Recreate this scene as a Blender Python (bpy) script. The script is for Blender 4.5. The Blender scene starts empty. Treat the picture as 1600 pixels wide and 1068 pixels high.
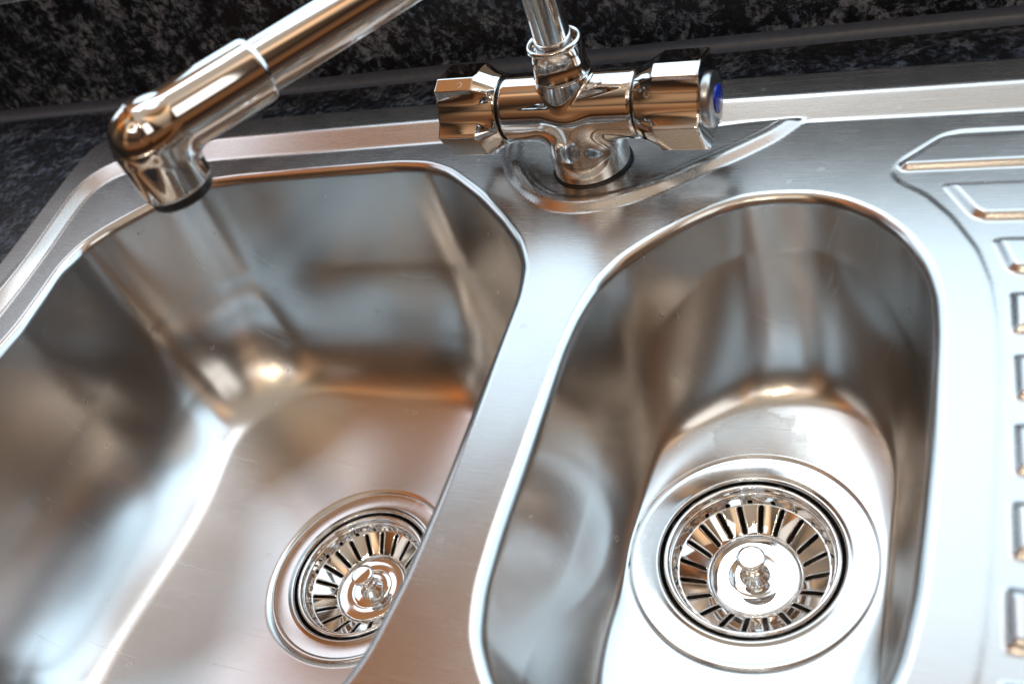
import bpy, math, numpy as np
from mathutils import Matrix, Vector
SC = bpy.context.scene
COL = SC.collection
MM = 0.001
R = math.radians

# ------------------------------------------------------------------ camera
YAW, PIT, ROL, FPX = R(34.743), R(41.706), R(-22.832), 1525.725
CAM = np.array([183.444, -397.918, 290.553])
fw = np.array([-math.sin(YAW)*math.cos(PIT), math.cos(YAW)*math.cos(PIT), -math.sin(PIT)])
rt = np.array([math.cos(YAW), math.sin(YAW), 0.0])
up = np.cross(rt, fw)
rt2 = rt*math.cos(ROL) + up*math.sin(ROL)
up2 = np.cross(rt2, fw)
cam = bpy.data.cameras.new('camera')
cam_ob = bpy.data.objects.new('camera', cam)
COL.objects.link(cam_ob)
M = Matrix.Identity(4)
for i in range(3):
    M[i][0], M[i][1], M[i][2], M[i][3] = rt2[i], up2[i], -fw[i], CAM[i]*MM
cam_ob.matrix_world = M
cam.sensor_width = 36
cam.lens = FPX/1600*36
cam.clip_start = 0.01
cam.clip_end = 50
cam.dof.use_dof = True
cam.dof.focus_distance = 0.53
cam.dof.aperture_fstop = 7.5
SC.camera = cam_ob

# ------------------------------------------------------------------ world: the room around the sink, plus added bright streaks, seen in the metal
W = bpy.data.worlds.new('World')
SC.world = W
W.use_nodes = True
wt = W.node_tree
wn, wl = wt.nodes, wt.links
bg = wn['Background']
tc = wn.new('ShaderNodeTexCoord')
sep = wn.new('ShaderNodeSeparateXYZ')
wl.new(tc.outputs['Generated'], sep.inputs[0])
def wmath(op, a, b=None, c=None, clamp=False):
    n = wn.new('ShaderNodeMath'); n.operation = op; n.use_clamp = clamp
    for k, v in enumerate((a, b, c)):
        if v is None: continue
        if isinstance(v, (int, float)): n.inputs[k].default_value = v
        else: wl.new(v, n.inputs[k])
    return n.outputs[0]
def ramp(fac, stops):
    n = wn.new('ShaderNodeValToRGB'); wl.new(fac, n.inputs[0])
    e = n.color_ramp.elements
    while len(e) < len(stops): e.new(0.5)
    for k, (p, c) in enumerate(stops): e[k].position = p; e[k].color = (*c, 1)
    return n.outputs[0]
elev = wmath('MULTIPLY_ADD', sep.outputs[2], 0.5, 0.5)          # 0 straight down .. 1 straight up
az = wmath('ARCTAN2', sep.outputs[0], sep.outputs[1])           # 0 = towards the wall behind the tap, negative = left
azn = wmath('MULTIPLY_ADD', az, 1/(2*math.pi), 0.5)
def mixc(fac, a, b, mode='MIX'):
    n = wn.new('ShaderNodeMix'); n.data_type = 'RGBA'; n.blend_type = mode
    if isinstance(fac, (int, float)): n.inputs[0].default_value = fac
    else: wl.new(fac, n.inputs[0])
    wl.new(a, n.inputs[6]); wl.new(b, n.inputs[7])
    return n.outputs[2]
def grey(v): return (v, v, v)
# the wall side: dark below, pine and warm plaster above; the room side: units, dark gaps, cream ceiling
north = ramp(elev, [(0.0, grey(0.01)), (0.50, (0.02, 0.016, 0.014)), (0.60, (0.04, 0.032, 0.026)), (0.78, (0.13, 0.105, 0.085)), (0.88, (0.28, 0.20, 0.13)),
                    (0.94, (0.44, 0.22, 0.10)), (0.98, (0.58, 0.46, 0.35)), (1.0, (0.62, 0.53, 0.43))])
west = ramp(elev, [(0.0, grey(0.01)), (0.50, (0.02, 0.015, 0.012)), (0.62, (0.06, 0.042, 0.03)), (0.80, (0.12, 0.07, 0.04)), (0.86, (0.50, 0.15, 0.028)), (0.93, (0.50, 0.17, 0.04)), (0.98, (0.58, 0.46, 0.35)), (1.0, (0.62, 0.53, 0.43))])
south = ramp(elev, [(0.0, grey(0.01)), (0.44, (0.03, 0.02, 0.015)), (0.50, (0.05, 0.018, 0.006)), (0.57, (0.24, 0.10, 0.04)), (0.69, (0.14, 0.075, 0.04)), (0.72, (0.015, 0.010, 0.008)),
                    (0.76, (0.09, 0.052, 0.030)), (0.88, (0.17, 0.105, 0.065)), (0.92, (0.36, 0.24, 0.15)), (0.965, (0.58, 0.46, 0.35)), (1.0, (0.62, 0.53, 0.43))])
side = wmath('MULTIPLY_ADD', sep.outputs[1], 4.0, 0.5, clamp=True)
wst = wmath('MULTIPLY_ADD', sep.outputs[0], -3.3, -1.25, clamp=True)
base = mixc(wst, mixc(side, south, north), west)
streak_band = ramp(azn, [(0.0, grey(0.8)), (0.045, grey(0.7)), (0.06, (3.4, 3.2, 2.8)), (0.085, (3.4, 3.2, 2.8)), (0.10, grey(0.3)), (0.17, grey(0.8)), (0.19, (2.2, 2.0, 1.6)), (0.205, (2.2, 2.0, 1.6)), (0.22, grey(0.5)), (0.30, grey(1.0)),
                  (0.40, grey(1.0)), (0.52, (1.0, 1.25, 1.6)), (0.66, grey(1.0)), (0.70, grey(0.3)), (0.72, (3.2, 3.2, 3.1)), (0.755, (3.2, 3.2, 3.1)), (0.77, grey(0.5)), (0.82, grey(0.9)), (0.85, grey(0.12)), (0.89, grey(0.3)), (0.90, (2.6, 2.3, 1.8)), (0.92, (2.6, 2.3, 1.8)), (0.94, grey(0.8)), (1.0, grey(0.8))])  # bright wedges by azimuth, added to streak the steel's reflections, not room features
lowfade = ramp(elev, [(0.60, grey(1.0)), (0.70, grey(0.0)), (0.93, grey(0.0)), (0.99, grey(1.0))])
flat = wn.new('ShaderNodeRGB'); flat.outputs[0].default_value = (0.85, 0.85, 0.85, 1)
fin = mixc(1.0, base, mixc(lowfade, streak_band, flat.outputs[0]), 'MULTIPLY')
wl.new(fin, bg.inputs[0])
bg.inputs[1].default_value = 1.0

# ------------------------------------------------------------------ lamps
def area(name, loc, target, sx, sy, radiance, color):
    l = bpy.data.lights.new(name, 'AREA'); l.shape = 'RECTANGLE'
    l.size, l.size_y = sx*MM, sy*MM
    l.energy = radiance*math.pi*(sx*MM)*(sy*MM)        # Cycles: radiance = power / (pi * area) * pi-normalised
    l.color = color
    o = bpy.data.objects.new(name, l); COL.objects.link(o)
    d = Vector(target) - Vector(loc)
    o.rotation_euler = d.to_track_quat('-Z', 'Y').to_euler()
    o.location = Vector(loc)*MM
    return o
area('window_light', (170, 186, 328), (170, -400, 328), 1180, 364, 2.1, (0.61, 0.83, 1.0))
area('window_light', (330, 186, 765), (330, -400, 765), 860, 500, 1.9, (0.61, 0.83, 1.0))
area('side_window_light', (-740, 150, 420), (-300, -60, 0), 260, 280, 1.8, (0.74, 0.87, 1.0))
area('skylight', (-375, 640, 1550), (-375, 300, 0), 450, 700, 2.8, (0.84, 0.93, 1.0))
area('ceiling_light', (150, -1480, 1900), (150, -500, 0), 1500, 300, 1.8, (1.0, 0.96, 0.90))
area('east_fill_light', (1050, -760, 1350), (0, -150, 100), 600, 900, 1.7, (1.0, 0.95, 0.88))  # added out of view for cream patches on the bowl walls, no known window
for k, (x, y, z, e) in enumerate([(300, -1300, 1700, 3.0), (-60, -1400, 1700, 3.0), (60, -1150, 1650, 5.0)]):
    l = bpy.data.lights.new('ceiling_spot', 'POINT'); l.energy = e; l.shadow_soft_size = 0.022
    l.color = (1.0, 0.78, 0.52)
    o = bpy.data.objects.new('ceiling_spot', l); COL.objects.link(o); o.location = (x*MM, y*MM, z*MM)

SC.view_settings.view_transform = 'Standard'
SC.view_settings.look = 'None'
SC.view_settings.exposure = 0.12
SC.view_settings.gamma = 1.0
SC.cycles.max_bounces = 14
SC.cycles.glossy_bounces = 10
SC.cycles.caustics_reflective = False
SC.cycles.sample_clamp_indirect = 6

# ------------------------------------------------------------------ materials
def newmat(name):
    m = bpy.data.materials.new(name); m.use_nodes = True
    return m, m.node_tree.nodes, m.node_tree.links, m.node_tree.nodes['Principled BSDF']
def node(ns, typ, **kw):
    n = ns.new(typ)
    for k, v in kw.items():
        if k in ('scale', 'detail', 'rough', 'dist'):
            n.inputs[{'scale': 'Scale', 'detail': 'Detail', 'rough': 'Roughness', 'dist': 'Distortion'}[k]].default_value = v
        else: setattr(n, k, v)
    return n
def rmp(ns, ls, src, stops, interp='LINEAR'):
    n = ns.new('ShaderNodeValToRGB'); ls.new(src, n.inputs[0]); n.color_ramp.interpolation = interp
    e = n.color_ramp.elements
    while len(e) < len(stops): e.new(0.5)
    for k, (p, c) in enumerate(stops):
        e[k].position = p; e[k].color = (*c, 1) if not isinstance(c, (int, float)) else (c, c, c, 1)
    return n.outputs[0]
def steel(name, stretch, rough, rvar, bump, color=(0.615, 0.605, 0.595), wet=None, aniso=0.0):
    m, ns, ls, p = newmat(name)
    p.inputs['Metallic'].default_value = 1.0
    t = ns.new('ShaderNodeTexCoord')
    mp = ns.new('ShaderNodeMapping'); ls.new(t.outputs['Object'], mp.inputs[0]); mp.inputs['Scale'].default_value = stretch
    n1 = node(ns, 'ShaderNodeTexNoise', scale=1.0, detail=4.0, rough=0.6); ls.new(mp.outputs[0], n1.inputs[0])
    n2 = node(ns, 'ShaderNodeTexNoise', scale=28.0, detail=3.0, rough=0.55); ls.new(t.outputs['Object'], n2.inputs[0])
    n3 = node(ns, 'ShaderNodeTexNoise', scale=900.0, detail=2.0); ls.new(t.outputs['Object'], n3.inputs[0])
    a = ns.new('ShaderNodeMath'); a.operation = 'MULTIPLY_ADD'; ls.new(n1.outputs[0], a.inputs[0]); a.inputs[1].default_value = rvar; a.inputs[2].default_value = rough - rvar*0.5
    b = ns.new('ShaderNodeMath'); b.operation = 'MULTIPLY_ADD'; ls.new(n2.outputs[0], b.inputs[0]); b.inputs[1].default_value = rvar*0.9; b.inputs[2].default_value = -rvar*0.45
    c = ns.new('ShaderNodeMath'); c.operation = 'ADD'; ls.new(a.outputs[0], c.inputs[0]); ls.new(b.outputs[0], c.inputs[1])
    rsrc = c.outputs[0]
    col = rmp(ns, ls, n1.outputs[0], [(0.3, tuple(v*0.965 for v in color)), (0.7, tuple(min(1, v*1.03) for v in color))])
    if wet:                                             # a drying splash of water: a blotchy outline round one place
        (wx, wy, wz), rad = wet
        vm = ns.new('ShaderNodeVectorMath'); vm.operation = 'DISTANCE'; ls.new(t.outputs['Object'], vm.inputs[0]); vm.inputs[1].default_value = (wx*MM, wy*MM, wz*MM)
        n4 = node(ns, 'ShaderNodeTexNoise', scale=60.0, detail=9.0, rough=0.72); ls.new(t.outputs['Object'], n4.inputs[0])
        d = ns.new('ShaderNodeMath'); d.operation = 'MULTIPLY_ADD'; ls.new(n4.outputs[0], d.inputs[0]); d.inputs[1].default_value = 0.05; ls.new(vm.outputs['Value'], d.inputs[2])
        k = rmp(ns, ls, d.outputs[0], [(rad*MM + 0.010, 0.45), (rad*MM + 0.0205, 0.6), (rad*MM + 0.0212, 1.0), (rad*MM + 0.0222, 0.0)])
        e2 = ns.new('ShaderNodeMath'); e2.operation = 'MULTIPLY_ADD'; ls.new(k, e2.inputs[0]); e2.inputs[1].default_value = 0.06; ls.new(rsrc, e2.inputs[2]); rsrc = e2.outputs[0]
        mc = ns.new('ShaderNodeMix'); mc.data_type = 'RGBA'; mc.blend_type = 'MULTIPLY'
        e3 = ns.new('ShaderNodeMath'); e3.operation = 'MULTIPLY'; ls.new(k, e3.inputs[0]); e3.inputs[1].default_value = 0.2
        ls.new(e3.outputs[0], mc.inputs[0]); ls.new(col, mc.inputs[6]); mc.inputs[7].default_value = (0.6, 0.6, 0.6, 1); col = mc.outputs[2]
    bp = ns.new('ShaderNodeBump'); bp.inputs['Strength'].default_value = bump; bp.inputs['Distance'].default_value = 0.0002
    vd = ns.new('ShaderNodeTexVoronoi'); vd.inputs['Scale'].default_value = 55; ls.new(t.outputs['Object'], vd.inputs[0])   # dried drops
    nd = node(ns, 'ShaderNodeTexNoise', scale=170.0, detail=3.0); ls.new(t.outputs['Object'], nd.inputs[0])
    dd = ns.new('ShaderNodeMath'); dd.operation = 'MULTIPLY_ADD'; ls.new(nd.outputs[0], dd.inputs[0]); dd.inputs[1].default_value = 0.10; ls.new(vd.outputs['Distance'], dd.inputs[2])
    kd = rmp(ns, ls, dd.outputs[0], [(0.10, 0.3), (0.125, 1.0), (0.14, 1.0), (0.15, 0.0)])
    gd = rmp(ns, ls, n2.outputs[0], [(0.50, 0.0), (0.56, 1.0)])
    md = ns.new('ShaderNodeMath'); md.operation = 'MULTIPLY'; ls.new(kd, md.inputs[0]); ls.new(gd, md.inputs[1])
    ed = ns.new('ShaderNodeMath'); ed.operation = 'MULTIPLY_ADD'; ls.new(md.outputs[0], ed.inputs[0]); ed.inputs[1].default_value = 0.07; ls.new(rsrc, ed.inputs[2]); rsrc = ed.outputs[0]
    for ang_ in (0.35, -0.9, 1.9):                          # a few hairline scratches
        m2 = ns.new('ShaderNodeMapping'); ls.new(t.outputs['Object'], m2.inputs[0]); m2.inputs['Rotation'].default_value = (0, 0, ang_); m2.inputs['Scale'].default_value = (18, 1300, 30)
        v2 = node(ns, 'ShaderNodeTexNoise', scale=1.0, detail=0.0); ls.new(m2.outputs[0], v2.inputs[0])
        k2 = rmp(ns, ls, v2.outputs[0], [(0.78, 0.0), (0.82, 1.0)])
        ad = ns.new('ShaderNodeMath'); ad.operation = 'MULTIPLY_ADD'; ls.new(k2, ad.inputs[0]); ad.inputs[1].default_value = 0.045; ls.new(rsrc, ad.inputs[2]); rsrc = ad.outputs[0]
    ls.new(rsrc, p.inputs['Roughness']); ls.new(col, p.inputs['Base Color'])
    s = ns.new('ShaderNodeMath'); s.operation = 'MULTIPLY_ADD'; ls.new(n3.outputs[0], s.inputs[0]); s.inputs[1].default_value = 0.35; ls.new(n1.outputs[0], s.inputs[2])
    ls.new(s.outputs[0], bp.inputs['Height']); ls.new(bp.outputs[0], p.inputs['Normal'])
    if aniso:
        p.inputs['Anisotropic'].default_value = aniso
        tg = ns.new('ShaderNodeTangent'); tg.direction_type = 'UV_MAP'; tg.uv_map = 'UVMap'; ls.new(tg.outputs[0], p.inputs['Tangent'])
        p.inputs['Anisotropic Rotation'].default_value = 0.25
    return m
M_DECK = steel('brushed_steel_deck', (60, 1800, 1800), 0.265, 0.08, 0.08, aniso=0.55)
M_RIM = steel('brushed_steel_rim', (60, 1800, 1800), 0.27, 0.06, 0.08)
M_BOWL = steel('satin_steel_bowl', (160, 1400, 1400), 0.215, 0.05, 0.035, aniso=0.65)
M_HALF = steel('satin_steel_half_bowl', (160, 1400, 1400), 0.215, 0.05, 0.035, wet=((86, -88, -113), 22), aniso=0.65)
M_FLANGE = steel('polished_steel_flange', (500, 500, 500), 0.13, 0.05, 0.03, (0.57, 0.56, 0.55))

def chrome(name, spots=True, rough=0.03):
    m, ns, ls, p = newmat(name)
    p.inputs['Metallic'].default_value = 1.0
    p.inputs['Base Color'].default_value = (0.78, 0.77, 0.76, 1)
    p.inputs['Roughness'].default_value = rough
    if spots:                                           # dried water drops
        t = ns.new('ShaderNodeTexCoord')
        v = ns.new('ShaderNodeTexVoronoi'); v.inputs['Scale'].default_value = 95; ls.new(t.outputs['Object'], v.inputs[0])
        nz = node(ns, 'ShaderNodeTexNoise', scale=300.0, detail=3.0); ls.new(t.outputs['Object'], nz.inputs[0])
        nb = node(ns, 'ShaderNodeTexNoise', scale=38.0, detail=2.0); ls.new(t.outputs['Object'], nb.inputs[0])
        a = ns.new('ShaderNodeMath'); a.operation = 'MULTIPLY_ADD'; ls.new(nz.outputs[0], a.inputs[0]); a.inputs[1].default_value = 0.16; ls.new(v.outputs['Distance'], a.inputs[2])
        k = rmp(ns, ls, a.outputs[0], [(0.20, 0.35), (0.235, 1.0), (0.25, 1.0), (0.262, 0.0)])
        g = rmp(ns, ls, nb.outputs[0], [(0.56, 0.0), (0.60, 1.0)])
        mm = ns.new('ShaderNodeMath'); mm.operation = 'MULTIPLY'; ls.new(k, mm.inputs[0]); ls.new(g, mm.inputs[1])
        r = ns.new('ShaderNodeMath'); r.operation = 'MULTIPLY_ADD'; ls.new(mm.outputs[0], r.inputs[0]); r.inputs[1].default_value = 0.30; r.inputs[2].default_value = rough
        ls.new(r.outputs[0], p.inputs['Roughness'])
    return m
M_CHROME = chrome('chrome')
M_CHROME2 = chrome('clean_chrome', False, 0.045)
def plain(name, col, rough, metal=0.0, coat=0.0):
    m, ns, ls, p = newmat(name)
    t = ns.new('ShaderNodeTexCoord'); nz = node(ns, 'ShaderNodeTexNoise', scale=220.0, detail=3.0); ls.new(t.outputs['Object'], nz.inputs[0])
    c = rmp(ns, ls, nz.outputs[0], [(0.3, tuple(v*0.88 for v in col)), (0.7, tuple(min(1, v*1.1) for v in col))])
    ls.new(c, p.inputs['Base Color']); p.inputs['Roughness'].default_value = rough; p.inputs['Metallic'].default_value = metal
    p.inputs['Coat Weight'].default_value = coat
    return m
M_RUBBER = plain('black_rubber', (0.012, 0.012, 0.012), 0.4)
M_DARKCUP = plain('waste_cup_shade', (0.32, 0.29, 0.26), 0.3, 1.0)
M_BLUE = plain('blue_enamel', (0.01, 0.045, 0.62), 0.25, 0.0, 0.5)
M_CAP = plain('satin_end_cap', (0.55, 0.55, 0.56), 0.28, 1.0)
M_SEAL = plain('grey_joint_strip', (0.085, 0.11, 0.16), 0.4)
M_WALL = plain('cream_plaster', (0.72, 0.68, 0.60), 0.8)

def granite(name, stretch, gain):
    m, ns, ls, p = newmat(name)
    t = ns.new('ShaderNodeTexCoord'); mp = ns.new('ShaderNodeMapping'); ls.new(t.outputs['Object'], mp.inputs[0]); mp.inputs['Scale'].default_value = stretch
    w = node(ns, 'ShaderNodeTexNoise', scale=60.0, detail=3.0); ls.new(mp.outputs[0], w.inputs[0])
    wm = ns.new('ShaderNodeMix'); wm.data_type = 'VECTOR'; wm.inputs[0].default_value = 0.006
    ad = ns.new('ShaderNodeVectorMath'); ad.operation = 'MULTIPLY_ADD'; ls.new(w.outputs['Color'], ad.inputs[0]); ad.inputs[1].default_value = (0.012,)*3; ls.new(mp.outputs[0], ad.inputs[2])
    n1 = node(ns, 'ShaderNodeTexNoise', scale=210.0, detail=9.0, rough=0.75); ls.new(ad.outputs[0], n1.inputs[0])
    n2 = node(ns, 'ShaderNodeTexNoise', scale=62.0, detail=4.0); ls.new(ad.outputs[0], n2.inputs[0])
    n3 = node(ns, 'ShaderNodeTexNoise', scale=230.0, detail=5.0, rough=0.7); ls.new(ad.outputs[0], n3.inputs[0])
    s = ns.new('ShaderNodeMath'); s.operation = 'MULTIPLY_ADD'; ls.new(n2.outputs[0], s.inputs[0]); s.inputs[1].default_value = 0.40; ls.new(n1.outputs[0], s.inputs[2])
    k = rmp(ns, ls, s.outputs[0], [(0.69, 0.0), (0.77, 0.6), (0.86, 1.0)])
    fl = rmp(ns, ls, n3.outputs[0], [(0.54, 0.0), (0.60, 1.0)])
    pale = rmp(ns, ls, n2.outputs[0], [(0.40, tuple(v*gain for v in (0.11, 0.165, 0.27))), (0.52, tuple(v*gain for v in (0.17, 0.23, 0.33))), (0.62, tuple(v*gain for v in (0.24, 0.285, 0.36)))])  # extra blue in the flecks stands in for cooler light
    dark = ns.new('ShaderNodeMix'); dark.data_type = 'RGBA'; ls.new(fl, dark.inputs[0]); dark.inputs[6].default_value = (0.007, 0.008, 0.011, 1); dark.inputs[7].default_value = (0.032, 0.036, 0.05, 1)
    br = ns.new('ShaderNodeMath'); br.operation = 'MULTIPLY'; ls.new(k, br.inputs[0])
    g = rmp(ns, ls, n3.outputs[0], [(0.38, 0.25), (0.52, 1.0)]); ls.new(g, br.inputs[1])
    fin = ns.new('ShaderNodeMix'); fin.data_type = 'RGBA'; ls.new(br.outputs[0], fin.inputs[0]); ls.new(dark.outputs[2], fin.inputs[6]); ls.new(pale, fin.inputs[7])
    ls.new(fin.outputs[2], p.inputs['Base Color'])
    p.inputs['Roughness'].default_value = 0.30; p.inputs['Specular IOR Level'].default_value = 0.35
    b = ns.new('ShaderNodeBump'); b.inputs['Strength'].default_value = 0.12; b.inputs['Distance'].default_value = 0.0004
    ls.new(n3.outputs[0], b.inputs['Height']); ls.new(b.outputs[0], p.inputs['Normal'])
    return m
M_GRAN = granite('black_granite_lightened', (1, 1, 1), 1.45)  # same granite, flecks lightened to stand in for light missing on the upstand
M_GRAN2 = granite('black_granite_dimmed', (1, 1, 1), 0.5)  # same granite, flecks darkened to offset the strong window light on the worktop

# ------------------------------------------------------------------ helpers
def tag(o, label=None, cat=None, group=None, kind=None):
    for k, v in (('label', label), ('category', cat), ('group', group), ('kind', kind)):
        if v: o[k] = v
    return o
def empty(name, loc=(0, 0, 0), rz=0.0):
    o = bpy.data.objects.new(name, None); COL.objects.link(o)
    o.location = Vector(loc)*MM; o.rotation_euler = (0, 0, rz); o.empty_display_size = 0.02
    return o
def mk(name, V, F, mat, parent=None, smooth=True, normals=None, sharp=None, uv=None):
    V = np.asarray(V, float)*MM
    me = bpy.data.meshes.new(name)
    me.from_pydata(V.tolist(), [], [tuple(int(i) for i in f) for f in F]); me.validate(); me.update()
    me.materials.append(mat)
    me.shade_smooth() if smooth else me.shade_flat()
    if uv is not None and len(uv) == len(me.vertices):
        vi = np.empty(len(me.loops), int); me.loops.foreach_get('vertex_index', vi)
        q = np.asarray(uv)[vi].copy()
        if uv[:, 0].max() <= 1.0:                       # close the seam of a ring
            st = np.empty(len(me.polygons), int); me.polygons.foreach_get('loop_start', st); ct = np.diff(np.append(st, len(vi)))
            mxu = np.repeat(np.maximum.reduceat(q[:, 0], st), ct); q[(mxu - q[:, 0]) > 0.5, 0] += 1.0
        me.uv_layers.new(name='UVMap').data.foreach_set('uv', q.ravel())
    if sharp is not None: me.set_sharp_from_angle(angle=R(sharp))
    if normals is not None and len(normals) == len(me.vertices):
        me.normals_split_custom_set_from_vertices(np.asarray(normals, float).tolist())
    o = bpy.data.objects.new(name, me); COL.objects.link(o)
    if parent: o.parent = parent
    return o
def lathe(prof, n=96, cx=0.0, cy=0.0, closed=False):
    """prof: (r, z) points, turned about the z axis"""
    V = []; F = []
    a = np.linspace(0, 2*np.pi, n, endpoint=False)
    for r, z in prof:
        V += [(cx + r*math.cos(t), cy + r*math.sin(t), z) for t in a]
    m = len(prof)
    for i in range(m - 1 if not closed else m):
        j = (i + 1) % m
        for k in range(n):
            l = (k + 1) % n
            F.append((i*n + k, i*n + l, j*n + l, j*n + k))
    return V, F
def arc(cx, cz, r, a0, a1, n=8):
    return [(cx + r*math.cos(R(a)), cz + r*math.sin(R(a))) for a in np.linspace(a0, a1, n)]
def box(x0, x1, y0, y1, z0, z1):
    V = [(x, y, z) for z in (z0, z1) for y in (y0, y1) for x in (x0, x1)]
    return V, [(0, 2, 3, 1), (4, 5, 7, 6), (0, 1, 5, 4), (2, 6, 7, 3), (0, 4, 6, 2), (1, 3, 7, 5)]
def smooth_closed(P, n=400, sig=7.0):
    P = np.asarray(P, float)
    # closed centripetal-like resampling, then Gaussian smoothing along the arc
    Q = np.vstack([P, P[:1]]); s = np.r_[0, np.cumsum(np.hypot(*np.diff(Q, axis=0).T))]
    u = np.linspace(0, s[-1], n, endpoint=False)
    x = np.interp(u, s, Q[:, 0]); y = np.interp(u, s, Q[:, 1])
    fr = np.fft.fftfreq(n, s[-1]/n); g = np.exp(-2*(np.pi*fr*sig)**2)
    return np.stack([np.fft.ifft(np.fft.fft(x)*g).real, np.fft.ifft(np.fft.fft(y)*g).real], 1)
def smooth_open(P, n=200, sig=5.0):
    P = np.asarray(P, float)
    s = np.r_[0, np.cumsum(np.hypot(*np.diff(P, axis=0).T))]; u = np.linspace(0, s[-1], n); d = u[1]
    Q = np.stack([np.interp(u, s, P[:, 0]), np.interp(u, s, P[:, 1])], 1)
    k = int(3*sig/d) + 1; w = np.exp(-0.5*(np.arange(-k, k + 1)*d/sig)**2); w /= w.sum()
    t0 = (Q[1] - Q[0]); t1 = (Q[-1] - Q[-2])
    E = np.vstack([Q[0] + t0*np.arange(-k, 0)[:, None], Q, Q[-1] + t1*np.arange(1, k + 1)[:, None]])
    return np.stack([np.convolve(E[:, 0], w, 'valid'), np.convolve(E[:, 1], w, 'valid')], 1)
def dist_poly(X, Y, P, closed):
    """unsigned distance to a polyline"""
    A = P; B = np.roll(P, -1, 0)
    if not closed: A, B = A[:-1], B[:-1]
    best = np.full(X.shape, 1e18)
    for a, b in zip(A, B):
        d = b - a; L = d@d + 1e-12
        t = np.clip(((X - a[0])*d[0] + (Y - a[1])*d[1])/L, 0, 1)
        q = (X - a[0] - t*d[0])**2 + (Y - a[1] - t*d[1])**2
        np.minimum(best, q, out=best)
    return np.sqrt(best)
def inside(X, Y, P):
    c = np.zeros(X.shape, bool)
    for (x0, y0), (x1, y1) in zip(P, np.roll(P, -1, 0)):
        if y0 == y1: continue
        m = ((y0 > Y) != (y1 > Y)) & (X < (x1 - x0)*(Y - y0)/(y1 - y0) + x0)
        c ^= m
    return c
def sd(X, Y, P):
    d = dist_poly(X, Y, P, True)
    return np.where(inside(X, Y, P), -d, d)          # negative inside
def ease(t, e=0.28):
    """0..1 ramp: straight slope with rounded ends (e = share of each rounding)"""
    t = np.clip(t, 0, 1); k = 1/(1 - e)
    return np.where(t < e, k*t*t/(2*e), np.where(t > 1 - e, 1 - k*(1 - t)**2/(2*e), k*(t - e/2)))

# ------------------------------------------------------------------ outlines of the sink, in mm on the deck plane
HALF = smooth_closed([(97, -27.5), (116, -28), (131, -33), (147, -44), (160, -59), (169.5, -77), (174, -95), (175.5, -115), (176, -145), (176, -175), (175.3, -205),
                      (174, -232), (170, -258), (160, -281), (140, -298), (115, -306), (85, -306), (58, -299), (40, -286), (28.5, -269), (23.5, -250),
                      (21.5, -225), (20.6, -187), (19.4, -150), (18.8, -130), (19.8, -110), (23, -91), (31, -74), (43, -59.5), (56, -46), (69, -36), (82, -29.8)], 420, 5.0)
MAIN = smooth_closed([(-327, -170), (-326.5, -130), (-331, -100), (-335, -78), (-333, -58), (-324, -42), (-309, -25), (-291, -6), (-277, 2.5), (-262, 6.5), (-240, 9), (-193, 11), (-125, 13.5),
                      (-103, 11), (-84, 2.5), (-58, -18.5), (-36, -40), (-20, -59), (-11, -76), (-6.5, -98), (-4.8, -132), (-2.8, -180), (-1.6, -215), (-1.5, -250), (-4, -282),
                      (-14, -315), (-40, -340), (-80, -350), (-165, -353), (-250, -350), (-296, -334), (-320, -300), (-327, -240)], 480, 5.0)
FRONT = -414
EDGE = np.array([(430, 62), (200, 63.5), (60, 66.5), (-120, 66.5), (-268, 66.5), (-372, 66), (-392, 62), (-401, 50), (-400, 20), (-394, -15), (-388, -50), (-382, -90), (-378, -200), (-378, FRONT + 25), (-370, FRONT + 8), (-353, FRONT), (430, FRONT)], float)
CA = np.array([(440, 42), (200, 43.5), (85, 45.5), (-113, 47.5), (-278, 45), (-345, 38), (-362, 30), (-374, 18), (-378, 4), (-375, -14), (-368, -46), (-361, -82), (-359, -104), (-357, -200), (-357, FRONT + 44), (-350, FRONT + 28), (-334, FRONT + 21), (440, FRONT + 21)], float)
CC = np.array([(440, 21), (200, 22), (105, 23.5), (-102, 26), (-277, 22), (-340, 17), (-356, 8), (-363, -6), (-359, -32), (-352, -66), (-347, -97), (-343, -126), (-341, -200), (-341, FRONT + 60), (-334, FRONT + 48), (-318, FRONT + 41), (440, FRONT + 41)], float)
def smo(P, n=900, s=9.0): return smooth_open(P, n, s)
def close_right(P, x=900.0):
    return np.vstack([[(x, P[0, 1])], P, [(x, P[-1, 1])]])
def lift(P, dz): return P + (CAM[:2] - P)*(dz/290.5)
RIM, LED, WT = 7.0, 3.2, 3.4
CA, EDGE = lift(CA, RIM - 4.2), lift(EDGE, RIM - 4.2)
for _P in (CA, EDGE):                                     # the left flank has the same width of slope as the back
    _P[:, 0] -= 4.0*np.clip((-300 - _P[:, 0])/50.0, 0, 1)
A_S, C_S = close_right(smo(CA)), close_right(smo(CC))
E_S = close_right(smo(EDGE, 400, 4.0))
LEDGE = smooth_open([(-60, 60), (-58.5, 32), (-56.5, 18), (-52, 5), (-44, -9.5), (-33.5, -22), (-22.8, -30.6), (-11.5, -35.5), (0.5, -37.3), (13, -36.2), (26, -32.2), (43, -22.7), (60, -10.2),
                     (77, 2.2), (92, 14.5), (102, 27.5), (113, 42), (122, 60)], 260, 4.0)
LEDGE = LEDGE + (CAM[:2] - LEDGE)*(1.2/290.5)
DRAIN = smooth_closed([(460, 12), (250, 12), (175, 13), (167, 10), (150, -8.5), (146.4, -18.3), (150.5, -26), (162, -35), (173, -50.5), (183, -71), (188, -90), (190.2, -110), (190.8, -130), (190.8, -157), (190.3, -182),
                       (189.6, -212), (188, -240), (186, -256), (180, -280), (168, -300), (152, -320), (145, -335), (152, -350), (170, -358), (460, -358)], 700, 3.0)
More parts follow.
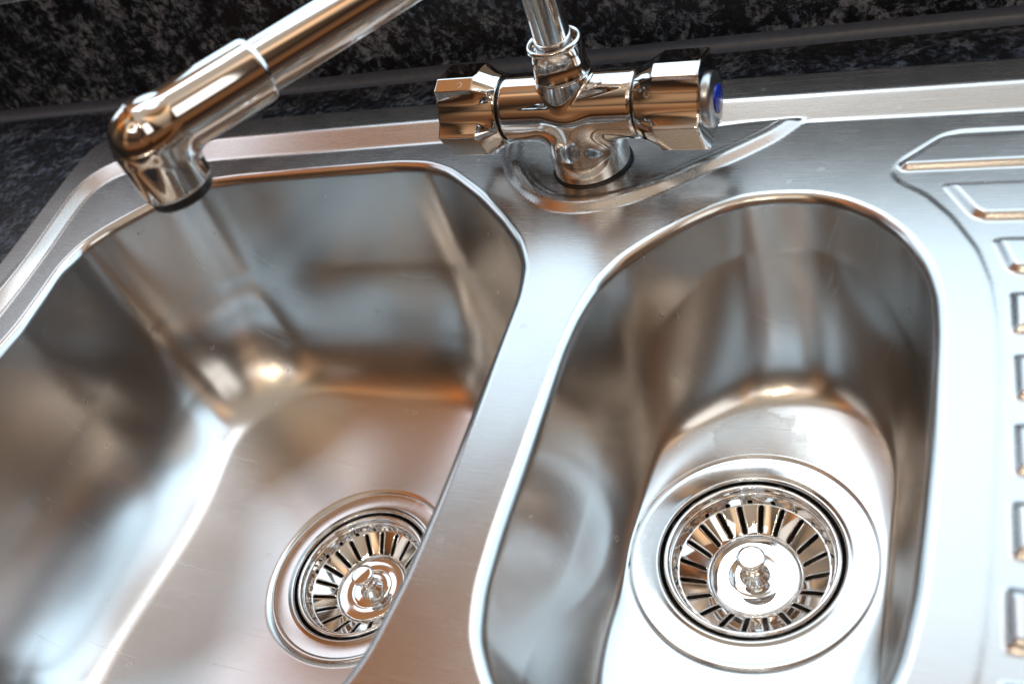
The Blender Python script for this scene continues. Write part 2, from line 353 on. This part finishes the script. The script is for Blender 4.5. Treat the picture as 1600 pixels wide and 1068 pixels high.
def rib_poly(pts, n=140, s=2.2): return smooth_closed(pts, n*3, s)
RIBS = [rib_poly([(149.0, -12.5), (152, -18), (400, -16.5), (400, 8.5), (168.5, 8.5)])]
RIBS.append(rib_poly([(168.5, -27.3), (172, -26.2), (400, -25.5), (400, -53), (186, -53.4), (181, -50)]))
RIBS.append(rib_poly([(188.7, -64), (191, -62.6), (400, -62), (400, -85.6), (198, -85.8), (194.3, -83)]))
for k, y in enumerate([-94.3, -126.5, -158.7, -190.7, -222.3, -253.5, -285]):
    xl = (195.0, 196.2, 196.0, 195.3, 193.6, 192.5, 186)[k]
    RIBS.append(rib_poly([(xl, y), (400, y), (400, y - 23.4), (xl + 0.6, y - 23.4)]))

def height(X, Y):
    """height of the pressed deck above z = 0"""
    sA, sC = sd(X, Y, A_S), sd(X, Y, C_S)                     # negative inside (towards the bowls)
    wA = np.clip(-sA, 0, None); wC = np.clip(sC, 0, None)
    t = np.where(sA >= 0, 0.0, np.where(sC <= 0, 1.0, wA/(wA + wC + 1e-9)))
    q = np.clip((-320 - X)/45.0, 0, 1); rim = RIM - 2.4*q*q*(3 - 2*q)
    st = 1 - ease(t, 0.2)
    m = (np.abs(X - 25) < 125) & (Y > -60)
    bead = np.zeros_like(X, float)                         # the pressed bead that curves round the tap
    if m.any():
        dl = dist_poly(X[m], Y[m], LEDGE, False); sl = np.where(inside(X[m], Y[m], LEDGE), -dl, dl)
        # front flank 8 mm wide, falling away gently behind
        bead[m] = LED*(1 - ease((sl + 3.4)/6.8, 0.28))*(0.55*ease((sl + 10.5)/5.5, 0.35) + 0.45*ease((sl + 42.0)/37.0, 0.45))
    z = rim*st + bead*np.clip(1 - st*5.0, 0, 1)**2
    # drainer
    m = X > 138
    if m.any():
        x, y = X[m], Y[m]
        sdn = sd(x, y, DRAIN)
        zz = -0.7*ease((-sdn)/3.6, 0.45)
        for P in RIBS:
            s = np.full(x.shape, 9.0)
            mm = (y < P[:, 1].max() + 4) & (y > P[:, 1].min() - 4) & (x > P[:, 0].min() - 4)
            if mm.any():
                s[mm] = sd(x[mm], y[mm], P)
                zz = zz + 2.6*ease(-s/5.0, 0.42)
        z[m] = z[m] + zz
    # the flange turns down at its outer edge
    e = -sd(X, Y, E_S)                                         # >0 inside the outline
    z = z - (rim - WT + 0.3)*np.clip(1 - e/3.4, 0, 1)**2
    return z

def clip_mesh(fx, fy, lim, sh):
    """grid cells cut exactly at lim = 0"""
    ny, nx = sh
    V = [(a, b) for a, b in zip(fx, fy)]
    F = []; cache = {}
    L = lim
    def cut(i, j):
        k = (min(i, j), max(i, j))
        if k not in cache:
            t = L[i]/(L[i] - L[j]); cache[k] = len(V)
            V.append((fx[i] + t*(fx[j] - fx[i]), fy[i] + t*(fy[j] - fy[i])))
        return cache[k]
    pos = (L >= 0).reshape(sh)
    cnt = pos[:-1, :-1].astype(int) + pos[1:, :-1] + pos[:-1, 1:] + pos[1:, 1:]
    for r, c in zip(*np.nonzero(cnt > 0)):
        q = (r*nx + c, r*nx + c + 1, (r + 1)*nx + c + 1, (r + 1)*nx + c)
        if cnt[r, c] == 4: F.append(q); continue
        poly = []
        for a in range(4):
            i, j = q[a], q[(a + 1) % 4]
            if L[i] >= 0: poly.append(i)
            if (L[i] >= 0) != (L[j] >= 0): poly.append(cut(i, j))
        if len(poly) >= 3: F.append(tuple(poly))
    return np.array(V), F

sink = empty('kitchen_sink', (0, 0, 0))
tag(sink, 'brushed stainless steel inset sink with two bowls and ribbed drainer set in black worktop', 'sink')

def build_deck():
    xs = np.concatenate([np.arange(-408, -330, 0.8), np.arange(-330, 136, 2.0), np.arange(136, 206, 1.0), np.arange(206, 432, 4.0)])
    ys = np.concatenate([np.arange(FRONT - 2, -330, 4.0), np.arange(-330, -130, 1.4), np.arange(-130, -60, 1.0), np.arange(-60, 70, 1.0)])
    X, Y = np.meshgrid(xs, ys); sh = X.shape; fx, fy = X.ravel(), Y.ravel()
    lim = np.minimum(np.minimum(sd(fx, fy, HALF), sd(fx, fy, MAIN)), -sd(fx, fy, E_S))
    V, F = clip_mesh(fx, fy, lim, sh)
    x, y = V[:, 0], V[:, 1]
    z = height(x, y)
    d = 0.3
    gx = (height(x + d, y) - height(x - d, y))/(2*d); gy = (height(x, y + d) - height(x, y - d))/(2*d)
    N = np.stack([-gx, -gy, np.ones_like(gx)], 1); N /= np.linalg.norm(N, axis=1)[:, None]
    V3 = np.column_stack([x, y, z])
    # sort the faces into the parts of the deck
    cen = np.array([(x[list(f)].mean(), y[list(f)].mean()) for f in F])
    reg = np.zeros(len(F), int)
    sA, sC = sd(cen[:, 0], cen[:, 1], A_S), sd(cen[:, 0], cen[:, 1], C_S)
    reg[sC > 0] = 1
    dl = inside(cen[:, 0], cen[:, 1], LEDGE) | ((dist_poly(cen[:, 0], cen[:, 1], LEDGE, False) < 4.8) & (sC <= 0))
    reg[dl & (sC <= 0)] = 2
    for k, P in enumerate(RIBS):
        reg[sd(cen[:, 0], cen[:, 1], P) < 0.2] = 10 + k
    names = {0: 'deck', 1: 'raised_rim', 2: 'tap_ledge'}
    for g in sorted(set(reg)):
        idx = np.nonzero(reg == g)[0]
        used = sorted({i for k in idx for i in F[k]})
        mp = {o: n for n, o in enumerate(used)}
        mk(names.get(g, 'drainer_rib'), V3[used], [tuple(mp[i] for i in F[k]) for k in idx], M_RIM if g == 1 else M_DECK, sink, normals=N[used], uv=V3[used][:, :2]*10 + 5000)
build_deck()

# ------------------------------------------------------------------ bowls
def bowl(name, P, Wm, depth, dr, rr, dc, rf, Rfil, mat, soft=(9, 15), dish=4.0, corner=0.0):
    """P rim outline; Wm widest reach of the sweep into the floor; dc = centre of the waste, rf its radius"""
    dc = np.array(dc, float)
    t = np.roll(P, -1, 0) - np.roll(P, 1, 0); t /= np.linalg.norm(t, axis=1)[:, None]
    area2 = np.sum(P[:, 0]*np.roll(P[:, 1], -1) - np.roll(P[:, 0], -1)*P[:, 1])
    nin = np.stack([-t[:, 1], t[:, 0]], 1)*(1 if area2 > 0 else -1)
    n = len(P); rings = []
    per = np.sum(np.hypot(*(np.roll(P, -1, 0) - P).T)); fq = np.fft.fftfreq(n, per/n)
    def soften(C, sg):
        g = np.exp(-2*(np.pi*fq*sg)**2)
        return np.stack([np.fft.ifft(np.fft.fft(C[:, 0])*g).real, np.fft.ifft(np.fft.fft(C[:, 1])*g).real], 1)
    B = soften(P + nin*(rr + dr), soft[0])                    # foot of the wall, where the sweep into the floor begins
    # waste circle, matched by angle so that the lines across the floor never cross
    Qa = B - dc; ang = np.arctan2(Qa[:, 1], Qa[:, 0])
    Cc = dc + rf*np.stack([np.cos(ang), np.sin(ang)], 1)
    L = np.linalg.norm(Cc - B, axis=1); w = L*(1 - np.exp(-Wm/L))*(1 - corner*np.sin(2*ang)**2); fr = np.fft.fftfreq(n)
    w = np.fft.ifft(np.fft.fft(w)*np.exp(-(fr*60)**2)).real
    D = (Cc - B)/L[:, None]
    k = np.clip((w - 8)/26.0, 0, 1); Rv = 30 + (Rfil - 30)*k*k*(3 - 2*k)
    rings.append(np.column_stack([P - nin*1.5, np.full(n, -0.06)]))
    rings.append(np.column_stack([P - nin*0.3, np.full(n, -0.02)]))
    for a in np.linspace(0, 86, 14):
        o = rr*math.sin(R(a)); z = -rr*(1 - math.cos(R(a)))
        rings.append(np.column_stack([P + nin*o, np.full(n, z)]))
    z0 = z; zb = -(depth - Rv)
    for s in np.linspace(0.04, 1, 18):
        o = rr + dr*s; z = z0 + (zb - z0)*s
        rings.append(np.column_stack([soften(P + nin*o, soft[0]*s) if s > 0.05 else P + nin*o, z]))
    for a in np.linspace(3, 90, 44):
        sa, ca = math.sin(R(a)), math.cos(R(a)); o = 1 - ca
        C = soften(B + D*(w*o)[:, None], soft[1]*min(1, a/45)*0.8)
        rings.append(np.column_stack([C, zb - Rv*sa - dish*(1 - (1 - w*o/L)**2)]))
    E0 = rings[-1][:, :2].copy(); z0_ = rings[-1][:, 2].copy()
    for s in np.linspace(0.05, 1, 20):
        q = w/L + (1 - w/L)*s
        rings.append(np.column_stack([E0 + (Cc - E0)*s, zb - Rv - dish*(1 - (1 - q)**2)]))
    zc = rings[-1][0, 2]
    rings.append(np.column_stack([dc + (rf - 1.2)*(Cc - dc)/rf, np.full(n, zc - 1.6)]))
    rings.append(np.column_stack([dc + (rf - 12)*(Cc - dc)/rf, np.full(n, zc - 1.8)]))
    V = np.vstack(rings); F = []
    for i in range(len(rings) - 1):
        for k in range(n):
            l = (k + 1) % n
            F.append((i*n + k, i*n + l, (i + 1)*n + l, (i + 1)*n + k) if area2 < 0 else (i*n + l, i*n + k, (i + 1)*n + k, (i + 1)*n + l))
    uv = np.column_stack([np.tile(np.arange(n)/n, len(rings)), np.repeat(np.arange(len(rings))/len(rings), n)])
    o = mk(name, V, F, mat, sink, uv=uv)
    return o, zc
_, ZH = bowl('half_bowl', HALF, 54, 96.0, 2.5, 5.5, (93.5, -156.6), 57.3, 66, M_HALF, (6, 10), 15.0, 0.45)
_, ZM = bowl('main_bowl', MAIN, 70, 137.0, 6.0, 6.0, (-138.4, -171), 57.3, 66, M_BOWL, (14, 27), 23.0)

# ------------------------------------------------------------------ wastes and strainer baskets
def flange(dc, z):
    prof = [(56.9, z - 1.2), (56.7, z - 0.3)] + arc(56.0, z - 0.3, 0.6, 0, 90, 5) + [(55.0, z + 0.27), (53.9, z - 0.02), (53.3, z - 0.12), (46.6, z - 0.45), (45.6, z - 0.42), (45.0, z - 0.25)] \
        + arc(43.9, z - 1.5, 1.4, 75, 180, 8) + [(42.2, z - 4), (41.7, z - 7), (41.0, z - 10), (38, z - 14)]
    V, F = lathe(prof, 128, *dc)
    o = mk('drain_flange', V, [f[::-1] for f in F], M_FLANGE, sink)
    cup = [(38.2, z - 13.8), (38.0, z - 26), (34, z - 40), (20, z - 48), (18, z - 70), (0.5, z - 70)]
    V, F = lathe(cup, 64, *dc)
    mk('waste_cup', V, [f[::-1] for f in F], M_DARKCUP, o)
    return o
flange((93.5, -156.6), ZH)
flange((-138.4, -171), ZM)

def slotted_plate(nsl=20, rot=0.0):
    """the lift-out basket's cone with open slots, seen from above; profile by radius"""
    rin, rout, hw = 22.6, 35.2, 1.25
    def zprof(r):
        # z below the lip: floor 22.6 -> rim 35.2
        t = (r - rin)/(rout - rin)
        return -17.2 + 7.6*t**0.9
    # radii with fine steps near the slot ends
    a, b = rin + 0.5, rout - 0.1
    rr = [rin] + [a + hw*(1 - math.cos(t)) for t in np.linspace(0, math.pi/2, 6)] + list(np.linspace(a + hw, b - hw, 9)[1:-1]) + [b - hw*(1 - math.cos(t)) for t in np.linspace(math.pi/2, 0, 6)] + [rout + 0.35]
    def half(r):
        if r <= a or r >= b: return 0.02
        if r < a + hw: return math.sqrt(max(0, hw**2 - (a + hw - r)**2)) + 0.02
        if r > b - hw: return math.sqrt(max(0, hw**2 - (r - b + hw)**2)) + 0.02
        return hw
    sec = 2*math.pi/nsl; NB = 8
    V = []; F = []; cols = 0
    for r in rr:
        row = []
        h = half(r)/r
        for s in range(nsl):
            c = rot + s*sec
            row += [c - h, c + h]
            row += list(np.linspace(c + h, c + sec - h, NB + 1)[1:-1])
        cols = len(row)
        for t in row: V.append((r*math.cos(t), r*math.sin(t), zprof(r)))
    per = NB + 1
    for i in range(len(rr) - 1):
        mid = 0.5*(rr[i] + rr[i + 1])
        for k in range(cols):
            if k % per == 0 and a < mid < b: continue
            l = (k + 1) % cols
            F.append((i*cols + k, i*cols + l, (i + 1)*cols + l, (i + 1)*cols + k))
    return V, F
def basket_wall(nsl=20, rot=0.0):
    """steep wall above the slots with a row of round holes"""
    N = nsl*24; zs0, zs1 = -9.4, -3.2
    holes_z, hr = -7.9, 1.3
    prof = [(35.55, -9.55), (35.9, -9.2)]
    rows = [-9.2] + [holes_z - hr*math.cos(t) for t in np.linspace(0, math.pi, 9)] + [-5.8, -4.4, -3.0]
    V = []; F = []
    def rad(z): return 35.75 + (z + 9.4)*0.36
    V += [(35.5*math.cos(2*math.pi*k/N), 35.5*math.sin(2*math.pi*k/N), -9.62) for k in range(N)]
    sec = 2*math.pi/nsl
    for z in rows:
        r = rad(z)
        hh = math.sqrt(max(0, hr**2 - (z - holes_z)**2))/r if abs(z - holes_z) < hr else 0.0
        for s in range(nsl):
            c = rot + (s + 0.5)*sec
            hh2 = max(hh, 0.0006)
            loc = [c - hh2, c + hh2] + list(np.linspace(c + hh2, c + sec - hh2, 24)[1:-1])
            V += [(r*math.cos(t), r*math.sin(t), z) for t in loc]
    # first ring must follow the same angular layout
    r0 = []
    for s in range(nsl):
        c = rot + (s + 0.5)*sec
        loc = [c - 0.0006, c + 0.0006] + list(np.linspace(c + 0.0006, c + sec - 0.0006, 24)[1:-1])
        r0 += [(35.5*math.cos(t), 35.5*math.sin(t), -9.62) for t in loc]
    V[:N] = r0
    zz = [-9.62] + rows
    for i in range(len(zz) - 1):
        mid = 0.5*(zz[i] + zz[i + 1])
        for k in range(N):
            if k % 24 == 0 and abs(mid - holes_z) < hr: continue
            l = (k + 1) % N
            F.append((i*N + k, i*N + l, (i + 1)*N + l, (i + 1)*N + k))
    return V, F
def basket(dc, z, rot, lab):
    b = empty('strainer_basket', (dc[0], dc[1], z)); tag(b, lab, 'strainer', 'strainer baskets in the sink drains')
    V, F = slotted_plate(20, rot)
    o = mk('slotted_plate', V, F, M_CHROME2, b, sharp=40)
    sm = o.modifiers.new('thickness', 'SOLIDIFY'); sm.thickness = 0.9*MM; sm.offset = -1
    V, F = basket_wall(20, rot)
    o = mk('perforated_wall', V, F, M_CHROME2, b, sharp=40)
    sm = o.modifiers.new('thickness', 'SOLIDIFY'); sm.thickness = 0.7*MM; sm.offset = -1
    prof = [(38.0, -3.1), (38.05, -1.6)] + arc(39.4, -0.9, 1.35, 190, 0, 12)[::1] + [(40.75, -1.6), (40.6, -3.6), (39.4, -4.0)]
    V, F = lathe(prof, 128)
    mk('lip', V, F, M_CHROME2, b)
    prof = [(0.3, -16.6), (9, -16.6), (11.5, -16.75), (12.3, -17.0), (13.2, -16.85), (16, -16.8), (20.2, -16.75), (20.9, -16.85), (21.3, -17.6), (21.9, -18.0), (22.8, -17.3)]
    V, F = lathe(prof, 96)
    mk('centre_disc', V, F, M_CHROME2, b)
    prof = [(7.2, -16.6), (6.6, -15.6), (5.0, -13.8), (4.3, -12.4), (4.2, -11.4), (4.9, -10.8), (4.9, -9.6), (4.2, -9.2), (4.0, -6.0), (4.6, -4.2), (6.3, -3.3), (6.75, -2.6), (6.75, -1.4), (6.3, -1.0), (5.0, -0.92), (0.05, -0.9)]
    V, F = lathe(prof, 64)
    mk('lift_knob', V, F, M_CHROME2, b, sharp=50)
    return b
basket((93.5, -156.6), ZH - 1.2, R(2), 'chrome slotted strainer basket reflecting blue window light in the narrow right bowl')
basket((-138.4, -171), ZM - 1.2, R(8), 'chrome slotted strainer basket reflecting brown tones in the wide left bowl')

# ------------------------------------------------------------------ smooth castings: signed distance -> mesh (surface nets)
def surface_nets(f, lo, hi, h):
    lo = np.array(lo, float); n = np.ceil((np.array(hi) - lo)/h).astype(int) + 1
    ax = [lo[i] + h*np.arange(n[i]) for i in range(3)]
    X, Y, Z = np.meshgrid(*ax, indexing='ij')
    D = f(X, Y, Z); S = D < 0
    c = np.zeros(tuple(n - 1)); acc = np.zeros(tuple(n - 1) + (3,))
    def corner(a): return tuple(slice(a[i], n[i] - 1 + a[i]) for i in range(3))
    offs = [(i, j, k) for i in (0, 1) for j in (0, 1) for k in (0, 1)]
    for a in offs:
        for ax_ in range(3):
            if a[ax_]: continue
            b = list(a); b[ax_] = 1; b = tuple(b)
            da, db = D[corner(a)], D[corner(b)]
            m = (da < 0) != (db < 0)
            t = np.where(m, da/(da - db + 1e-20), 0)
            c += m
            for q in range(3):
                acc[..., q] += m*(a[q] + (t if q == ax_ else 0))
    act = c > 0
    idx = -np.ones(act.shape, int); idx[act] = np.arange(act.sum())
    cell = np.stack(np.nonzero(act), 1)
    V = lo + h*(cell + acc[act]/c[act][:, None])
    F = []
    for ax_ in range(3):
        a = [slice(0, n[i]) for i in range(3)]; b = list(a)
        a[ax_] = slice(0, n[ax_] - 1); b[ax_] = slice(1, n[ax_])
        sa, sb = S[tuple(a)], S[tuple(b)]
        u, v = [(1, 2), (2, 0), (0, 1)][ax_]
        for I in np.stack(np.nonzero(sa != sb), 1):
            if I[u] == 0 or I[v] == 0 or I[u] >= n[u] - 1 or I[v] >= n[v] - 1: continue
            q = []
            for du, dv in ((-1, -1), (0, -1), (0, 0), (-1, 0)):
                J = I.copy(); J[u] += du; J[v] += dv
                q.append(idx[tuple(J)])
            if min(q) < 0: continue
            F.append(tuple(q) if sa[tuple(I)] else tuple(q[::-1]))
    # pull the points onto the surface, and take the true normals
    def grad(P, e=0.05):
        g = np.stack([(f(*(P + d).T) - f(*(P - d).T)) for d in np.eye(3)*e], 1)/(2*e)
        return g
    for _ in range(3):
        g = grad(V); V = V - g*(f(*V.T)/(np.sum(g*g, 1) + 1e-9))[:, None]
    g = grad(V); N = g/(np.linalg.norm(g, axis=1)[:, None] + 1e-12)
    return V, F, N
def smin(a, b, k):
    h = np.clip(0.5 + 0.5*(b - a)/k, 0, 1)
    return b + (a - b)*h - k*h*(1 - h)
def smax(a, b, k): return -smin(-a, -b, k)

# ------------------------------------------------------------------ the mixer tap
TK = 1.2/290.553
tap = empty('mixer_tap', CAM*TK, R(-3)); tap.scale = (1 - TK,)*3
tag(tap, 'chrome bridge style mixer tap with two lobed handles standing on the sink ledge', 'tap')
ZT = 36.0
XL, XR = -37.0, 35.0
def f_body(x, y, z):
    tube = np.sqrt(y**2 + (z - ZT)**2) - 17.2
    tube = smax(tube, np.abs(x - (XL + XR)/2) - (XR - XL)/2, 2.2)
    rr = np.sqrt(x**2 + y**2)
    u = np.clip((z - 12)/26.0, 0, 1); ped = smax(rr - (20.4 - 4.6*u*u*(3 - 2*u)), z - ZT, 4.0)
    ped = smax(ped, 1.2 - z, 0.6)
    d = smin(tube, ped, 7.0)
    rc = np.sqrt((x + 2.0)**2 + y**2)
    rad = 13.9 + 3.1*np.clip((56 - z)/22.0, 0, 1)**1.5
    colm = smax(rc - rad, z - 55.2, 0.6); colm = smax(colm, 20 - z, 1.0)
    return smin(d, colm, 1.1)
V, F, N = surface_nets(f_body, (-40, -24, -1), (38, 24, 57), 0.8)
mk('tap_body', V, F, M_CHROME, tap, normals=N)
V, F = lathe([(21.0, -2.6), (21.6, -1.6), (21.6, 0.2), (20.8, 0.9), (15, 1.0)], 96); mk('base_gasket', V, F, M_RUBBER, tap)
V, F = lathe([(13.2, 54.6), (13.2, 55.4), (14.2, 55.7), (14.4, 56.2), (14.3, 56.8), (13.8, 57.2)] + [(13.3, 66), (13.2, 70.5)] + [(13.6, 71.0), (13.9, 71.8), (13.7, 72.8), (12.9, 73.4), (12.0, 73.2), (11.5, 72.2), (11.3, 70.0), (11.2, 66.5), (8.0, 66.4)], 96, -2.4, 0)
mk('spout_collar', V, F, M_CHROME2, tap)

# spout: up from the collar, over, and out to the left bowl. Built in world directions, so undo the tap's own turn
SPA = R(237.0)
sp_dir = np.array([math.cos(SPA + R(3)), math.sin(SPA + R(3)), 0])
S_END, Z_ARM, Z_NB = 187.5, 137.2, 114.6
def sweep(pts, rads, n=48):
    pts = np.array(pts, float); V = []; F = []
    side = np.cross(sp_dir, [0, 0, 1.0])
    for i, p in enumerate(pts):
        t = pts[min(i + 1, len(pts) - 1)] - pts[max(i - 1, 0)]; t /= np.linalg.norm(t)
        b = np.cross(t, side)
        for k in range(n):
            a = 2*math.pi*k/n
            V.append(p + rads[i]*(side*math.cos(a) + b*math.sin(a)))
        if i:
            for k in range(n):
                l = (k + 1) % n
                F.append(((i - 1)*n + k, (i - 1)*n + l, i*n + l, i*n + k))
    return V, F
c0 = np.array([-2.4, 0, 0])
def P_sp(s, z): return c0*max(0, 1 - s/60) + sp_dir*s + np.array([0, 0, z])
pts = []; rads = []
for z in np.linspace(60, Z_ARM - 34, 10): pts.append(P_sp(0, z)); rads.append(9.2)
for a in np.linspace(6, 90, 16):
    pts.append(P_sp(34*(1 - math.cos(R(a))), Z_ARM - 34 + 34*math.sin(R(a)))); rads.append(9.5 + 1.5*a/90)
for s in np.linspace(40, S_END - 46, 12): pts.append(P_sp(s, Z_ARM)); rads.append(11.0)
V, F = sweep(pts, rads); mk('spout_pipe', V, [f[::-1] for f in F], M_CHROME, tap)
def f_noz(x, y, z):
    s = x*sp_dir[0] + y*sp_dir[1]; w = -x*sp_dir[1] + y*sp_dir[0]
    dz = z - Z_ARM
    arm = np.sqrt(w**2 + dz**2) - 13.4
    arm = smax(arm, s - S_END, 0.1); arm = smax(arm, (S_END - 52) - s, 3.5)
    r = np.sqrt(w**2 + (s - S_END)**2)
    noz = smax(r - (14.2 + 0.02*(z - Z_NB)), z - Z_ARM, 0.1); noz = smax(noz, Z_NB - z, 1.6)
    ball = np.sqrt(w**2 + (s - S_END)**2 + dz**2) - 14.2
    return smin(smin(noz, ball, 1.5), arm, 4.0)
pe = sp_dir*S_END; ps = sp_dir*(S_END - 52)
lo = np.minimum(pe, ps) - 18; hi = np.maximum(pe, ps) + 18
V, F, N = surface_nets(f_noz, (lo[0], lo[1], Z_NB - 3), (hi[0], hi[1], Z_ARM + 18), 0.8)
mk('spout_nozzle', V, F, M_CHROME2, tap, normals=N)
V, F = lathe([(12.9, Z_NB + 1), (13.0, Z_NB - 3.4), (12.4, Z_NB - 4.2), (10.4, Z_NB - 4.2), (10.0, Z_NB - 1), (0.4, Z_NB - 0.8)], 64, pe[0], pe[1])
mk('aerator_ring', V, F, M_RUBBER, tap)

# handles
def lobed(rot, n=3, rt_=23.8, rv=18.4, half=21.0, m=16):
    """cross section in (y, z): flat-ended lobes with hollow flanks; returns points and the corner flags"""
    P = []
    pol = lambda a, r: np.array([math.cos(R(a)), math.sin(R(a))])*r
    for k in range(n):
        c = rot + 120.0*k
        for (a0, r0), (a1, r1), q in (((c - 21, 23.8), (c + 21, 23.8), 5), ((c + 21, 23.8), (c + 39, 23.6), 4)):
            for j in range(q): P.append(pol(a0, r0)*(1 - j/q) + pol(a1, r1)*(j/q))
        for j in range(22):
            t = j/22; a = c + 39 + 60*t
            w = min(1.0, min(t, 1 - t)/0.34); w = 1 - (1 - w)**2.0
            P.append(pol(a, 23.6 + (18.6 - 23.6)*w))
    return np.array(P)
def handle(x0, sgn, rot, colour):
    L = 33.0
    sec = lobed(rot)
    ang = np.arctan2(sec[:, 1], sec[:, 0]); circ = np.stack([np.cos(ang), np.sin(ang)], 1)
    rows = [(0.0, circ*16.6), (0.0, circ*17.6), (0.6, circ*18.0), (4.0, circ*18.0*0.75 + sec*0.25)]
    rows += [(11.0, sec), (L - 0.8, sec*1.0), (L, sec*0.97), (L + 0.05, sec*0.90), (L + 0.05, circ*13.2)]
    V = []; F = []; n = len(sec)
    for x, q in rows: V += [(x0 + sgn*x, a, ZT + b) for a, b in q]
    for i in range(len(rows) - 1):
        for k in range(n):
            l = (k + 1) % n
            f = (i*n + k, i*n + l, (i + 1)*n + l, (i + 1)*n + k)
            F.append(f if sgn > 0 else f[::-1])
    h = mk('tap_handle', V, F, M_CHROME, tap, sharp=24)
    tag(h, 'tap handle with blue marked end cap' if colour else 'plain tap handle on the spout side')
    bv = h.modifiers.new('edge', 'BEVEL'); bv.width = 0.45*MM; bv.segments = 2; bv.limit_method = 'ANGLE'; bv.angle_limit = R(24)
    prof = [(13.3, L - 2), (13.3, L + 1.0), (12.9, L + 2.0), (11.8, L + 2.7), (8.0, L + 3.3), (0.1, L + 3.6)]
    V, F = lathe(prof, 64); V = [(x0 + sgn*z, a, ZT + sgn*b) for a, b, z in V]
    mk('end_cap', V, F if sgn > 0 else F, M_CAP, h)
    if colour:
        prof = [(6.9, L + 3.3), (6.9, L + 3.8), (6.5, L + 4.1), (0.1, L + 4.5)]
        V, F = lathe(prof, 48); V = [(x0 + sgn*z, a, ZT + sgn*b) for a, b, z in V]
        tag(mk('marker_disc', V, F, colour, h), 'blue cold water marker disc')
    return h
# angle 0 = +y (away), 90 = up; the viewer sits at about 145 degrees, facing a hollow flank
handle(XR + 1.0, 1, 80.0, M_BLUE)
handle(XL - 1.0, -1, 83.0, None)
for x0, x1 in ((XR - 0.6, XR + 1.4), (XL - 1.4, XL + 0.6)):
    V, F = lathe([(16.2, x0), (16.2, x1)], 48); V = [(z, a, ZT + b) for a, b, z in V]
    mk('handle_joint', V, F, M_RUBBER, tap)

# ------------------------------------------------------------------ worktop, upstand, wall
def ring_slab(x0, x1, y0, y1, hx0, hx1, hy0, hy1, z0, z1):
    o = [(x0, y0), (x1, y0), (x1, y1), (x0, y1)]; i = [(hx0, hy0), (hx1, hy0), (hx1, hy1), (hx0, hy1)]
    V = [(a, b, z) for z in (z1, z0) for a, b in o + i]
    F = []
    for k in range(4):
        l = (k + 1) % 4
        F += [(k, l, 4 + l, 4 + k), (8 + l, 8 + k, 12 + k, 12 + l), (8 + k, 8 + l, l, k), (4 + k, 4 + l, 12 + l, 12 + k)]
    return V, F
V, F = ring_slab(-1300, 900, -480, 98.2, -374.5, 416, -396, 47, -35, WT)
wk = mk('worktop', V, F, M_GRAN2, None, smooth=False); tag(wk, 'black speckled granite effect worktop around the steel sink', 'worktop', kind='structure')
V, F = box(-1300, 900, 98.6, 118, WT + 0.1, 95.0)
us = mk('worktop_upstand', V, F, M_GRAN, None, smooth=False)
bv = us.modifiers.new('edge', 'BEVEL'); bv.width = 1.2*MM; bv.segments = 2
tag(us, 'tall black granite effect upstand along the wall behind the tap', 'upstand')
prof = [(98.5, WT + 7)] + [(98.4 - 6.0*(1 - math.cos(R(a))), WT + 0.1 + 6.0*(1 - math.sin(R(a)))) for a in np.linspace(0, 90, 8)] + [(92.0, WT + 0.05)]
V = [(x, y, z) for x in (-1300, 900) for y, z in prof]; n = len(prof)
js = mk('joint_strip', V, [(k, k + 1, n + k + 1, n + k) for k in range(n - 1)], M_SEAL, us)
V, F = box(-1300, 900, 118.5, 184, -35, 134)
wl_ = mk('wall', V, F, M_WALL, None, smooth=False); tag(wl_, 'cream wall below the window', 'wall', kind='structure')
